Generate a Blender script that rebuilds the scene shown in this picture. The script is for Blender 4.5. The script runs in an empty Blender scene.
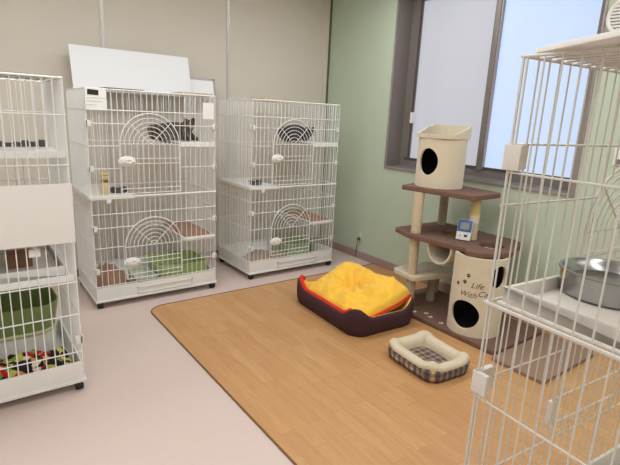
import bpy, bmesh, math, random
import numpy as np
from mathutils import Vector, Matrix, noise
random.seed(7)
PI = math.pi
scene = bpy.context.scene
COL = scene.collection

# ------------------------------------------------------------------ camera
F_PX = 474.658
PITCH, ROLL, YAW = math.radians(13.686), math.radians(2.7408), math.radians(36.896)
CAM = Vector((-3.3355, 0.0, 1.4338))
fw = Vector((math.sin(YAW) * math.cos(PITCH), math.cos(YAW) * math.cos(PITCH), -math.sin(PITCH)))
r0 = Vector((math.cos(YAW), -math.sin(YAW), 0)); u0 = r0.cross(fw)
rt = r0 * math.cos(ROLL) + u0 * math.sin(ROLL); up = -r0 * math.sin(ROLL) + u0 * math.cos(ROLL)
cam_data = bpy.data.cameras.new('camera')
cam_data.sensor_width = 36.0; cam_data.sensor_fit = 'HORIZONTAL'
cam_data.lens = F_PX / 620 * 36.0; cam_data.clip_start = 0.02
cam = bpy.data.objects.new('camera', cam_data); COL.objects.link(cam)
cam.matrix_world = Matrix(((rt.x, up.x, -fw.x, CAM.x), (rt.y, up.y, -fw.y, CAM.y), (rt.z, up.z, -fw.z, CAM.z), (0, 0, 0, 1)))
scene.camera = cam

# ------------------------------------------------------------------ materials
def srgb(r, g, b):
    f = lambda c: c / 12.92 if c <= 0.04045 else ((c + 0.055) / 1.055) ** 2.4
    return (f(r / 255), f(g / 255), f(b / 255), 1)

def mat(name, rgb, rough=0.6, metal=0.0, var=0.06, scale=8.0, bump=0.0, bscale=60.0, spec=0.5, sheen=0.0):
    m = bpy.data.materials.new(name); m.use_nodes = True
    nt = m.node_tree; b = nt.nodes['Principled BSDF']
    c = srgb(*rgb)
    tc = nt.nodes.new('ShaderNodeTexCoord')
    n = nt.nodes.new('ShaderNodeTexNoise'); n.inputs['Scale'].default_value = scale; n.inputs['Detail'].default_value = 4
    nt.links.new(tc.outputs['Object'], n.inputs['Vector'])
    mx = nt.nodes.new('ShaderNodeMix'); mx.data_type = 'RGBA'
    mx.inputs['A'].default_value = tuple(min(1, x * (1 - var)) for x in c[:3]) + (1,)
    mx.inputs['B'].default_value = tuple(min(1, x * (1 + var)) for x in c[:3]) + (1,)
    nt.links.new(n.outputs['Fac'], mx.inputs['Factor']); nt.links.new(mx.outputs['Result'], b.inputs['Base Color'])
    b.inputs['Roughness'].default_value = rough; b.inputs['Metallic'].default_value = metal
    b.inputs['Specular IOR Level'].default_value = spec
    if sheen: b.inputs['Sheen Weight'].default_value = sheen
    if bump:
        n2 = nt.nodes.new('ShaderNodeTexNoise'); n2.inputs['Scale'].default_value = bscale; n2.inputs['Detail'].default_value = 3
        nt.links.new(tc.outputs['Object'], n2.inputs['Vector'])
        bp = nt.nodes.new('ShaderNodeBump'); bp.inputs['Strength'].default_value = bump; bp.inputs['Distance'].default_value = 0.01
        nt.links.new(n2.outputs['Fac'], bp.inputs['Height']); nt.links.new(bp.outputs['Normal'], b.inputs['Normal'])
    return m

class NT:
    """tiny node helper"""
    def __init__(s, m): s.t = m.node_tree; s.b = s.t.nodes['Principled BSDF']
    def n(s, kind, **kw):
        x = s.t.nodes.new(kind)
        for k, v in kw.items(): setattr(x, k, v)
        return x
    def l(s, a, b): s.t.links.new(a, b)
    def math(s, op, a, b=None):
        x = s.n('ShaderNodeMath', operation=op)
        for i, v in enumerate((a, b)):
            if v is None: continue
            if isinstance(v, (int, float)): x.inputs[i].default_value = v
            else: s.l(v, x.inputs[i])
        return x.outputs[0]
    def mix(s, f, a, b):
        x = s.n('ShaderNodeMix', data_type='RGBA')
        for k, v in (('Factor', f), ('A', a), ('B', b)):
            if isinstance(v, (int, float, tuple)): x.inputs[k].default_value = v
            else: s.l(v, x.inputs[k])
        return x.outputs['Result']

M = {}
M['wall_beige'] = mat('wall_beige_vinyl', (214, 206, 194), 0.75, var=0.02, scale=3, bump=0.08, bscale=220)
M['wall_green'] = mat('wall_green_paper', (192, 205, 184), 0.8, var=0.03, scale=4, bump=0.15, bscale=160)
M['ceiling'] = mat('ceiling_white', (238, 238, 236), 0.9)
M['floor'] = mat('floor_pink_vinyl', (212, 192, 184), 0.38, var=0.035, scale=30, bump=0.02, bscale=90)
M['baseboard'] = mat('baseboard_mauve', (166, 142, 138), 0.6)
M['alu'] = mat('joint_aluminium', (205, 203, 198), 0.35, metal=0.4)
M['joint_dark'] = mat('joint_dark', (96, 96, 78), 0.7)
M['frame'] = mat('window_frame_taupe', (128, 120, 116), 0.45, metal=0.2)
M['frame_dark'] = mat('window_frame_shadow_gap', (78, 70, 68), 0.5)
M['frame_edge'] = mat('window_frame_edge', (160, 150, 150), 0.4, metal=0.3)
M['wire'] = mat('wire_white_coat', (240, 240, 238), 0.35)
M['wire_cream'] = mat('wire_cream_coat', (214, 211, 203), 0.35)
M['plastic_white'] = mat('plastic_white', (232, 230, 226), 0.4)
M['plastic_cream'] = mat('plastic_cream', (222, 215, 206), 0.38)
M['black'] = mat('rubber_black', (26, 25, 26), 0.6)
M['joint_black'] = mat('dark_grey_plastic', (84, 82, 82), 0.6)
M['board'] = mat('board_white', (238, 239, 242), 0.55, var=0.01)
M['panel_cream'] = mat('panel_offwhite', (236, 233, 229), 0.6, var=0.015)
M['card'] = mat('cardboard', (196, 176, 142), 0.8)
M['card_dark'] = mat('cardboard_dark_edge', (96, 80, 62), 0.8)
M['paper'] = mat('paper_white', (240, 238, 236), 0.7, var=0.01)
M['plush_brown'] = mat('plush_brown', (120, 90, 77), 0.95, var=0.14, scale=25, bump=0.5, bscale=180, sheen=0.0)
M['plush_cream'] = mat('plush_cream', (224, 211, 186), 0.95, var=0.06, scale=18, bump=0.45, bscale=160, sheen=0.3)
M['plush_inner_shade'] = mat('plush_shaded_inside', (40, 34, 31), 0.95)  # near-black colour paints in the shade inside drum and bucket
M['sisal'] = mat('sisal_rope', (212, 196, 164), 0.9, var=0.08, scale=40, bump=0.5, bscale=200)
M['sisal_shaded'] = mat('sisal_rope_shaded', (176, 164, 142), 0.9, var=0.08, scale=40, bump=0.5, bscale=200)  # same rope as the other posts, with shade mixed into its colour
M['ink'] = mat('print_dark_brown', (52, 40, 32), 0.8)
M['print_white'] = mat('print_white', (225, 215, 205), 0.8)
M['maroon'] = mat('bed_maroon_cloth', (66, 36, 44), 0.85, var=0.12, scale=20, bump=0.3, bscale=140)
M['yellow'] = mat('bed_yellow_plush', (253, 198, 66), 0.9, var=0.07, scale=9, bump=0.35, bscale=70, sheen=0.2)
M['red'] = mat('bed_red_trim', (212, 44, 26), 0.8, var=0.08)
M['fleece'] = mat('fleece_cream', (216, 201, 174), 0.95, var=0.06, scale=15, bump=0.6, bscale=120, sheen=0.3)
M['steel'] = mat('stainless_steel', (165, 165, 165), 0.24, metal=1.0, var=0.02)
M['steel_dark'] = mat('dark_steel', (110, 110, 112), 0.3, metal=1.0)
M['green_plastic'] = mat('green_plastic', (172, 192, 124), 0.4)
M['green_olive'] = mat('green_olive_plastic', (124, 146, 86), 0.4)
M['green_rim'] = mat('pale_green_rim', (200, 205, 172), 0.4)
M['green_dull'] = mat('dull_green_plastic', (166, 182, 138), 0.4)
M['litter'] = mat('litter_grain', (205, 190, 165), 0.95, var=0.2, scale=120, bump=0.6, bscale=150)
M['brown_cloth'] = mat('brown_fleece', (164, 128, 108), 0.95, var=0.12, scale=20, bump=0.5, bscale=90)
M['grey_cloth'] = mat('greyish_brown_cloth', (166, 148, 130), 0.95, var=0.1, scale=20, bump=0.5, bscale=90)
M['pale_mint'] = mat('pale_mint_plastic', (206, 214, 196), 0.4)
M['wood_box'] = mat('brown_box', (150, 112, 84), 0.8, var=0.1)
M['taupe'] = mat('carpet_taupe', (150, 122, 104), 0.95, var=0.1, scale=60, bump=0.5, bscale=160)
M['eye'] = mat('eye_amber', (150, 140, 60), 0.15)
M['pupil'] = mat('eye_pupil', (10, 10, 10), 0.1)
M['nose'] = mat('nose_pink', (120, 80, 76), 0.5)
M['muzzle'] = mat('muzzle_pale_fur', (190, 172, 150), 0.9)
M['blue'] = mat('thermometer_blue', (58, 92, 168), 0.35)
M['lcd'] = mat('lcd_greygreen', (132, 142, 128), 0.3)
M['tag_yellow'] = mat('tag_yellow', (220, 198, 136), 0.7, var=0.1)
M['tag_pink'] = mat('tag_pink', (226, 206, 190), 0.7)
M['vent_grey'] = mat('vent_grey', (190, 190, 186), 0.5)
M['toy_beige'] = mat('toy_beige', (214, 192, 150), 0.7)
M['toy_brown'] = mat('toy_brown_band', (130, 96, 66), 0.7)
M['toy_red'] = mat('toy_dull_red', (150, 90, 84), 0.8)
M['yellowish'] = mat('cardboard_yellowish', (204, 176, 112), 0.8)
M['mat_edge'] = mat('mat_edge_brown', (122, 84, 50), 0.6)
M['liner_white'] = mat('white_pad', (224, 218, 212), 0.85, bump=0.2)

def wood_mat():
    m = mat('wood_strip_vinyl', (200, 150, 100), 0.36); t = NT(m)
    tc = t.n('ShaderNodeTexCoord'); mp = t.n('ShaderNodeMapping')
    mp.inputs['Rotation'].default_value = (0, 0, PI / 2)
    t.l(tc.outputs['Object'], mp.inputs['Vector'])
    br = t.n('ShaderNodeTexBrick'); br.offset = 0.37; br.offset_frequency = 2
    t.l(mp.outputs['Vector'], br.inputs['Vector'])
    br.inputs['Scale'].default_value = 1.0; br.inputs['Brick Width'].default_value = 0.42
    br.inputs['Row Height'].default_value = 0.076; br.inputs['Mortar Size'].default_value = 0.0012
    br.inputs['Mortar Smooth'].default_value = 0.3
    br.inputs['Color1'].default_value = srgb(212, 164, 112); br.inputs['Color2'].default_value = srgb(200, 149, 98)
    br.inputs['Mortar'].default_value = srgb(172, 128, 88)
    mp2 = t.n('ShaderNodeMapping'); mp2.inputs['Scale'].default_value = (48, 4, 4)
    t.l(tc.outputs['Object'], mp2.inputs['Vector'])
    ns = t.n('ShaderNodeTexNoise'); ns.inputs['Scale'].default_value = 1; ns.inputs['Detail'].default_value = 5; ns.inputs['Distortion'].default_value = 0.8
    t.l(mp2.outputs['Vector'], ns.inputs['Vector'])
    f = t.math('MULTIPLY', t.math('POWER', ns.outputs['Fac'], 1.6), 0.85)
    c = t.mix(f, br.outputs['Color'], srgb(168, 124, 84))
    t.l(c, t.b.inputs['Base Color'])
    return m
M['wood'] = wood_mat()

def plaid_mat():
    m = mat('plaid_navy_tan', (200, 180, 140), 0.9, bump=0.3, bscale=150); t = NT(m)
    tc = t.n('ShaderNodeTexCoord'); sp = t.n('ShaderNodeSeparateXYZ'); t.l(tc.outputs['Object'], sp.inputs[0])
    def band(o, period, width, phase=0.0):
        a = t.math('ADD', t.math('DIVIDE', o, period), 50 + phase)
        fr = t.math('FRACT', a)
        return t.math('LESS_THAN', fr, width)
    P = 0.044
    base = srgb(216, 196, 152)
    c = base
    for o in (sp.outputs[0], sp.outputs[1], sp.outputs[2]):
        w = 0.5 if o is not sp.outputs[2] else 0.42
        f = t.math('MULTIPLY', band(o, P, w), 0.70)
        c = t.mix(f, c, srgb(66, 62, 84))
    for o in (sp.outputs[0], sp.outputs[1]):
        f = t.math('MULTIPLY', band(o, P, 0.16, 0.32), 0.55)
        c = t.mix(f, c, srgb(196, 140, 60))
    t.l(c, t.b.inputs['Base Color'])
    return m
M['plaid'] = plaid_mat()

def blanket_mat():
    m = mat('blanket_multicolour', (120, 40, 40), 0.95, bump=0.4, bscale=90); t = NT(m)
    tc = t.n('ShaderNodeTexCoord')
    ds = t.n('ShaderNodeTexNoise'); ds.inputs['Scale'].default_value = 14
    t.l(tc.outputs['Object'], ds.inputs['Vector'])
    ad = t.n('ShaderNodeVectorMath', operation='MULTIPLY_ADD'); t.l(ds.outputs['Color'], ad.inputs[0])
    ad.inputs[1].default_value = (0.06, 0.06, 0.06); t.l(tc.outputs['Object'], ad.inputs[2])
    vo = t.n('ShaderNodeTexVoronoi'); vo.inputs['Scale'].default_value = 30; t.l(ad.outputs[0], vo.inputs['Vector'])
    sp = t.n('ShaderNodeSeparateColor'); t.l(vo.outputs['Color'], sp.inputs[0])
    cr = t.n('ShaderNodeValToRGB'); cr.color_ramp.interpolation = 'CONSTANT'; e = cr.color_ramp.elements
    cols = [(0, (34, 22, 26)), (0.3, (186, 30, 46)), (0.5, (46, 26, 34)), (0.64, (196, 196, 96)), (0.76, (222, 210, 190)), (0.86, (120, 160, 70)), (0.93, (200, 150, 70))]
    e[0].position = 0; e[0].color = srgb(*cols[0][1]); e[1].position = cols[1][0]; e[1].color = srgb(*cols[1][1])
    for pos, cc in cols[2:]:
        q = e.new(pos); q.color = srgb(*cc)
    t.l(sp.outputs[0], cr.inputs[0]); t.l(cr.outputs[0], t.b.inputs['Base Color'])
    return m
M['blanket'] = blanket_mat()

def fur_mat(name, c1, c2, scale, stripes=True):
    m = mat(name, c1, 0.9, bump=0.4, bscale=180, sheen=0.2); t = NT(m)
    tc = t.n('ShaderNodeTexCoord')
    w = t.n('ShaderNodeTexWave') ; w.inputs['Scale'].default_value = scale; w.inputs['Distortion'].default_value = 6; w.inputs['Detail'].default_value = 3
    t.l(tc.outputs['Object'], w.inputs['Vector'])
    f = t.math('MULTIPLY', w.outputs['Fac'], 0.9 if stripes else 0.35)
    t.l(t.mix(f, srgb(*c1), srgb(*c2)), t.b.inputs['Base Color'])
    return m
M['tabby'] = fur_mat('fur_grey_tabby', (118, 104, 92), (38, 36, 40), 9)
M['darkcat'] = fur_mat('fur_dark_grey', (58, 56, 60), (34, 33, 37), 9, False)

def pane_mat(name, rgb, strength):
    """frosted pane lit by the daylight behind it"""
    m = mat(name, rgb, 0.5, var=0.02, scale=1.5); b = m.node_tree.nodes['Principled BSDF']; t = NT(m)
    tc = t.n('ShaderNodeTexCoord'); ns = t.n('ShaderNodeTexNoise'); ns.inputs['Scale'].default_value = 1.1
    mp = t.n('ShaderNodeMapping'); mp.inputs['Scale'].default_value = (1, 6, 0.5)
    t.l(tc.outputs['Object'], mp.inputs['Vector']); t.l(mp.outputs['Vector'], ns.inputs['Vector'])
    c = srgb(*rgb); d = tuple(x * 0.9 for x in c[:3]) + (1,)
    t.l(t.mix(ns.outputs['Fac'], c, d), b.inputs['Emission Color'])
    b.inputs['Emission Strength'].default_value = strength
    b.inputs['Base Color'].default_value = (0.18, 0.18, 0.18, 1)
    for l in list(m.node_tree.links):
        if l.to_socket == b.inputs['Base Color']: m.node_tree.links.remove(l)
    return m
M['pane_white'] = pane_mat('frosted_pane_white', (216, 217, 230), 0.65)
M['pane_blue'] = pane_mat('frosted_pane_blue', (196, 219, 252), 0.94)

# ------------------------------------------------------------------ mesh builder
class MB:
    def __init__(s): s.v = []; s.f = []
    def add(s, vs, fs):
        o = len(s.v); s.v += [tuple(v) for v in vs]; s.f += [tuple(i + o for i in f) for f in fs]; return s
    def box(s, x0, x1, y0, y1, z0, z1, M4=None):
        vs = [Vector((x, y, z)) for z in (z0, z1) for y in (y0, y1) for x in (x0, x1)]
        if M4 is not None: vs = [M4 @ v for v in vs]
        return s.add(vs, [(0, 2, 3, 1), (4, 5, 7, 6), (0, 1, 5, 4), (2, 6, 7, 3), (0, 4, 6, 2), (1, 3, 7, 5)])
    def tube(s, pts, r, n=6, closed=False, caps=True):
        pts = [Vector(p) for p in pts]; N = len(pts); rings = []
        ref = None
        for i in range(N):
            a = pts[(i - 1) % N] if (i > 0 or closed) else pts[i]
            b = pts[(i + 1) % N] if (i < N - 1 or closed) else pts[i]
            d = (b - a).normalized()
            if ref is None:
                ref = Vector((0, 0, 1)) if abs(d.z) < 0.9 else Vector((1, 0, 0))
                ref = (ref - d * ref.dot(d)).normalized()
            else:
                ref = (ref - d * ref.dot(d))
                ref = ref.normalized() if ref.length > 1e-6 else Vector((1, 0, 0))
            q = d.cross(ref)
            rr = r[i] if isinstance(r, (list, tuple)) else r
            rings.append([pts[i] + (ref * math.cos(2 * PI * k / n) + q * math.sin(2 * PI * k / n)) * rr for k in range(n)])
        vs = [v for ring in rings for v in ring]; fs = []
        for i in range(N if closed else N - 1):
            a, b = i * n, ((i + 1) % N) * n
            for k in range(n): fs.append((a + k, a + (k + 1) % n, b + (k + 1) % n, b + k))
        if caps and not closed:
            fs.append(tuple(range(n - 1, -1, -1))); fs.append(tuple((N - 1) * n + k for k in range(n)))
        return s.add(vs, fs)
    def lathe(s, prof, c=(0, 0, 0), n=40, caps=True):
        """prof: list of (r, z)"""
        c = Vector(c); vs = []; fs = []
        for r, z in prof:
            for k in range(n): vs.append(c + Vector((r * math.cos(2 * PI * k / n), r * math.sin(2 * PI * k / n), z)))
        P = len(prof)
        for i in range(P - 1):
            for k in range(n): fs.append((i * n + k, i * n + (k + 1) % n, (i + 1) * n + (k + 1) % n, (i + 1) * n + k))
        if caps:
            fs.append(tuple(range(n - 1, -1, -1))); fs.append(tuple((P - 1) * n + k for k in range(n)))
        return s.add(vs, fs)
    def prism(s, poly, z0, z1):
        n = len(poly)
        vs = [(x, y, z0) for x, y in poly] + [(x, y, z1) for x, y in poly]
        fs = [tuple(range(n - 1, -1, -1)), tuple(range(n, 2 * n))] + [(i, (i + 1) % n, n + (i + 1) % n, n + i) for i in range(n)]
        return s.add(vs, fs)
    def ell(s, c, r, nu=20, nv=12, M4=None):
        c = Vector(c); vs = []; fs = []
        for j in range(nv + 1):
            t = PI * j / nv
            for i in range(nu):
                a = 2 * PI * i / nu
                v = Vector((r[0] * math.sin(t) * math.cos(a), r[1] * math.sin(t) * math.sin(a), r[2] * math.cos(t)))
                vs.append(c + (M4 @ v if M4 is not None else v))
        for j in range(nv):
            for i in range(nu): fs.append((j * nu + i, (j + 1) * nu + i, (j + 1) * nu + (i + 1) % nu, j * nu + (i + 1) % nu))
        return s.add(vs, fs)
    def grid(s, fn, nu, nv, closed_u=False):
        vs = [fn(i / (nu if closed_u else nu - 1), j / (nv - 1)) for j in range(nv) for i in range(nu)]
        fs = []
        for j in range(nv - 1):
            for i in range(nu if closed_u else nu - 1):
                a = j * nu + i; b = j * nu + (i + 1) % nu
                fs.append((a, b, b + nu, a + nu))
        return s.add(vs, fs)
    def build(s, name, m, parent=None, smooth=35, bevel=0.0, off=None):
        off = Vector(off) if off is not None else Vector((0, 0, 0))
        me = bpy.data.meshes.new(name)
        me.from_pydata([tuple(Vector(v) - off) for v in s.v], [], s.f)
        me.validate()
        bm = bmesh.new(); bm.from_mesh(me)
        bmesh.ops.remove_doubles(bm, verts=bm.verts, dist=1e-6)
        bmesh.ops.recalc_face_normals(bm, faces=bm.faces)
        if bevel:
            es = [e for e in bm.edges if len(e.link_faces) == 2 and e.calc_face_angle(0) > 0.7]
            bmesh.ops.bevel(bm, geom=es, offset=bevel, segments=2, affect='EDGES', profile=0.7, clamp_overlap=True)
        bm.to_mesh(me); bm.free()
        me.polygons.foreach_set('use_smooth', [True] * len(me.polygons))
        me.set_sharp_from_angle(angle=math.radians(smooth))
        me.materials.append(M[m] if isinstance(m, str) else m)
        o = bpy.data.objects.new(name, me); COL.objects.link(o)
        if parent is not None: o.parent = parent
        return o

def tag(o, label=None, cat=None, group=None, kind=None):
    if label: o['label'] = label
    if cat: o['category'] = cat
    if group: o['group'] = group
    if kind: o['kind'] = kind
    return o
def thing(name, label, cat, loc=(0, 0, 0), rotz=0.0, group=None):
    o = bpy.data.objects.new(name, None); COL.objects.link(o); o.empty_display_size = 0.05
    o.location = loc; o.rotation_euler = (0, 0, rotz)
    return tag(o, label, cat, group)
def struct(o): o['kind'] = 'structure'; return o
def evaluated(o):
    dg = bpy.context.evaluated_depsgraph_get(); dg.update()
    return bpy.data.meshes.new_from_object(o.evaluated_get(dg))
def rrect(a, b, r, n=8):
    """rounded rectangle centred at 0, half sizes a, b"""
    out = []
    for cx, cy, s in ((a - r, b - r, 0), (-a + r, b - r, 1), (-a + r, -b + r, 2), (a - r, -b + r, 3)):
        for k in range(n + 1):
            t = PI / 2 * (s + k / n); out.append((cx + r * math.cos(t), cy + r * math.sin(t)))
    return out
def round_poly(poly, r, n=5):
    out = []; N = len(poly)
    for i in range(N):
        p = Vector(poly[i]); a = (Vector(poly[i - 1]) - p); b = (Vector(poly[(i + 1) % N]) - p)
        rr = min(r, a.length * .45, b.length * .45)
        p0 = p + a.normalized() * rr; p1 = p + b.normalized() * rr
        for k in range(n + 1):
            t = k / n; out.append(tuple(p0 * (1 - t) ** 2 + p * 2 * t * (1 - t) + p1 * t * t))
    return out

# ------------------------------------------------------------------ room
YB = 4.25; X0, X1 = -6.0, 0.0; Y0 = -2.6; ZC = 2.7
WY0, WY1, WZ0, WZ1 = 1.525, 3.268, 1.008, 2.55
struct(MB().box(X0 - .1, X1 + .1, Y0 - .1, YB + .1, -.1, 0).build('floor', 'floor'))
struct(MB().box(X0 - .1, X1 + .4, Y0 - .1, YB + .1, ZC, ZC + .1).build('ceiling', 'ceiling'))
struct(MB().box(X0 - .1, X1 + .1, YB, YB + .1, 0, ZC).build('wall_back', 'wall_beige'))
struct(MB().box(X0 - .1, X1 + .1, Y0 - .1, Y0, 0, ZC).build('wall_front', 'wall_beige'))
struct(MB().box(X0 - .1, X0, Y0, YB, 0, ZC).build('wall_left', 'wall_beige'))
w = MB()
w.box(0, .3, Y0, WY0, 0, ZC).box(0, .3, WY1, YB, 0, ZC).box(0, .3, WY0, WY1, 0, WZ0).box(0, .3, WY0, WY1, WZ1, ZC)
struct(w.build('wall_right', 'wall_green'))
struct(MB().box(-.012, 0, Y0, YB, 0, .078).build('baseboard_right', 'baseboard', bevel=.003))
struct(MB().box(X0, -.012, YB - .010, YB, 0, .078).build('baseboard_back', 'baseboard', bevel=.003))
for i, (x, wd) in enumerate(((-2.30, .030), (-1.20, .030))):
    t = MB().box(x - wd / 2, x + wd / 2, YB - .008, YB + .001, .078, ZC); t.box(x - .006, x + .006, YB - .013, YB - .007, .078, ZC)
    struct(t.build('trim_%d' % (i + 1), 'alu'))
struct(MB().box(-.022, 0, YB - .012, YB, .078, ZC).build('trim_3', 'joint_dark'))
struct(MB().box(-.075, -.023, YB - .006, YB + .001, .078, ZC).build('trim_4', 'wall_beige'))

# window: root mesh is the outer frame, its parts are children
GX = .20
fr = MB()
fr.box(-.012, .0, WY0 - .034, WY0, WZ0 - .02, WZ1 + .02).box(-.012, 0, WY1, WY1 + .02, WZ0 - .02, WZ1 + .02)
fr.box(-.012, 0, WY0, WY1, WZ0 - .022, WZ0).box(-.012, 0, WY0, WY1, WZ1, WZ1 + .02)
win = struct(fr.build('window_1', 'frame_edge', bevel=.003))
rv = MB()
rv.box(0, .26, WY1 - .006, WY1, WZ0, WZ1).box(0, .26, WY0, WY0 + .006, WZ0, WZ1).box(0, .26, WY0, WY1, WZ0, WZ0 + .006).box(0, .26, WY0, WY1, WZ1 - .006, WZ1)
struct(rv.build('window_reveal', 'frame', win))
fi = MB()
yl = WY1 - .006
fi.box(GX - .03, GX + .03, yl - .105, yl, WZ0, WZ1).box(GX - .03, GX + .03, WY0, WY0 + .045, WZ0, WZ1)
fi.box(GX - .0285, GX + .0285, WY0 + .002, yl - .002, WZ0 + .002, WZ0 + .088).box(GX - .0285, GX + .0285, WY0 + .002, yl - .002, WZ1 - .06, WZ1 - .002)
struct(fi.build('window_frame', 'frame', win))
gp = MB(); gp.box(GX - .034, GX - .029, yl - .118, yl - .098, WZ0 + .088, WZ1 - .05).box(GX - .036, GX - .029, WY0 + .04, yl - .06, WZ0 + .07, WZ0 + .088)
struct(gp.build('window_gap', 'frame_dark', win))
ym = 2.365
mu = MB().box(GX - .045, GX + .03, ym - .024, ym + .024, WZ0 + .06, WZ1 - .05); struct(mu.build('mullion', 'frame', win, bevel=.004))
me_ = MB().box(GX - .040, GX + .02, ym - .037, ym - .025, WZ0 + .07, WZ1 - .05); struct(me_.build('sash_edge', 'frame_edge', win))
struct(MB().box(GX, GX + .008, ym, yl - .06, WZ0 + .05, WZ1 - .04).build('window_pane', 'pane_white', win))
struct(MB().box(GX - .012, GX - .004, WY0 + .03, ym, WZ0 + .05, WZ1 - .04).build('window_pane', 'pane_blue', win))
lt = MB().box(GX - .06, GX - .032, yl - .135, yl - .11, 1.42, 1.52); struct(lt.build('window_latch', 'plastic_white', win, bevel=.005))
struct(MB().box(GX + .06, GX + .08, WY0 - .2, WY1 + .2, WZ0 - .2, WZ1 + .15).build('window_shutter', 'plastic_white', win))

# wall fittings
vr = thing('wall_vent', 'round white louvred vent high on the green wall right of the window', 'vent', (0, 1.375, 2.11), 0)
RV = Matrix.Rotation(-PI / 2, 4, 'Y')
def onwall(mb):
    mb.v = [tuple(RV @ Vector(v)) for v in mb.v]; return mb
onwall(MB().lathe([(.088, 0), (.115, 0), (.115, .010), (.108, .018), (.098, .018), (.088, .010), (.088, 0)], n=48, caps=False)).build('rim', 'plastic_white', vr)
onwall(MB().lathe([(.0001, .001), (.09, .001)], n=40, caps=False)).build('backing', 'vent_grey', vr)
sl = MB()
for k in range(-4, 5):
    zz = k * .019; hw = math.sqrt(max(.001, .088 ** 2 - zz ** 2))
    sl.box(-.016, -.004, -hw, hw, zz - .003, zz + .009, Matrix.Rotation(0.0, 4, 'Y'))
sl.build('louvres', 'plastic_white', vr)
ol = thing('wall_outlet', 'small pale wall outlet low on the green wall between cage and cat tree', 'outlet', (0, 3.555, .235))
MB().box(-.008, 0, -.035, .035, -.058, .058).build('cover_plate', 'green_rim', ol, bevel=.003)
s2 = MB()
for dz in (-.02, .02): s2.box(-.0095, -.0075, -.012, .012, dz - .01, dz + .01)
s2.build('socket', 'plastic_white', ol)
pl = thing('power_plug', 'dark plug with thin cord hanging from the pale wall outlet', 'plug', (-.0095, 3.555, .215))
MB().box(-.03, 0, -.012, .012, -.014, .014).build('plug_body', 'joint_dark', pl, bevel=.004)
MB().tube([(-.026, 0, -.01), (-.028, .005, -.05), (-.018, .02, -.10), (-.012, .03, -.15), (-.014, .03, -.20)], .0035).build('cord', 'joint_dark', pl)
sw = thing('light_switch', 'white switch plate on the green wall seen through the foreground cage', 'switch', (0, 1.262, 1.285))
MB().box(-.008, 0, -.035, .035, -.058, .058).build('cover_plate', 'plastic_white', sw, bevel=.003)
MB().box(-.012, -.007, -.012, .012, -.05, -.02).build('rocker', 'frame', sw)

# ------------------------------------------------------------------ floor mats
mx0, my1, R = -2.315, 3.325, .12
poly = [(0 - .013, -2.2), (0 - .013, my1)]
for k in range(9):
    t = PI / 2 + PI / 2 * k / 8; poly.append((mx0 + R + R * math.cos(t), my1 - R + R * math.sin(t)))
poly.append((mx0, -2.2))
fm = thing('floor_mat', 'large wood-look floor mat with dark rim lying on the pink floor', 'floor mat', (-1.2, 1.0, 0))
MB().prism(poly, .0005, .004).build('mat_surface', 'wood', fm, off=(-1.2, 1.0, 0))
MB().tube([(x, y, .003) for x, y in poly[1:]], .0055, 6).build('edge_trim', 'mat_edge', fm, off=(-1.2, 1.0, 0))

tm = tag(MB().prism(rrect(.335, .17, .02), .0045, .028).build('carpet_mat', 'taupe', bevel=.006), 'taupe carpet mat on the floor beside the cat tree base, behind the foreground cage', 'mat')
tm.location = (-.435, 1.302, 0); 

# ------------------------------------------------------------------ cages
def arc(cx, cz, r, a0, a1, n, y): return [(cx + r * math.cos(a0 + (a1 - a0) * k / n), y, cz + r * math.sin(a0 + (a1 - a0) * k / n)) for k in range(n + 1)]

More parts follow.
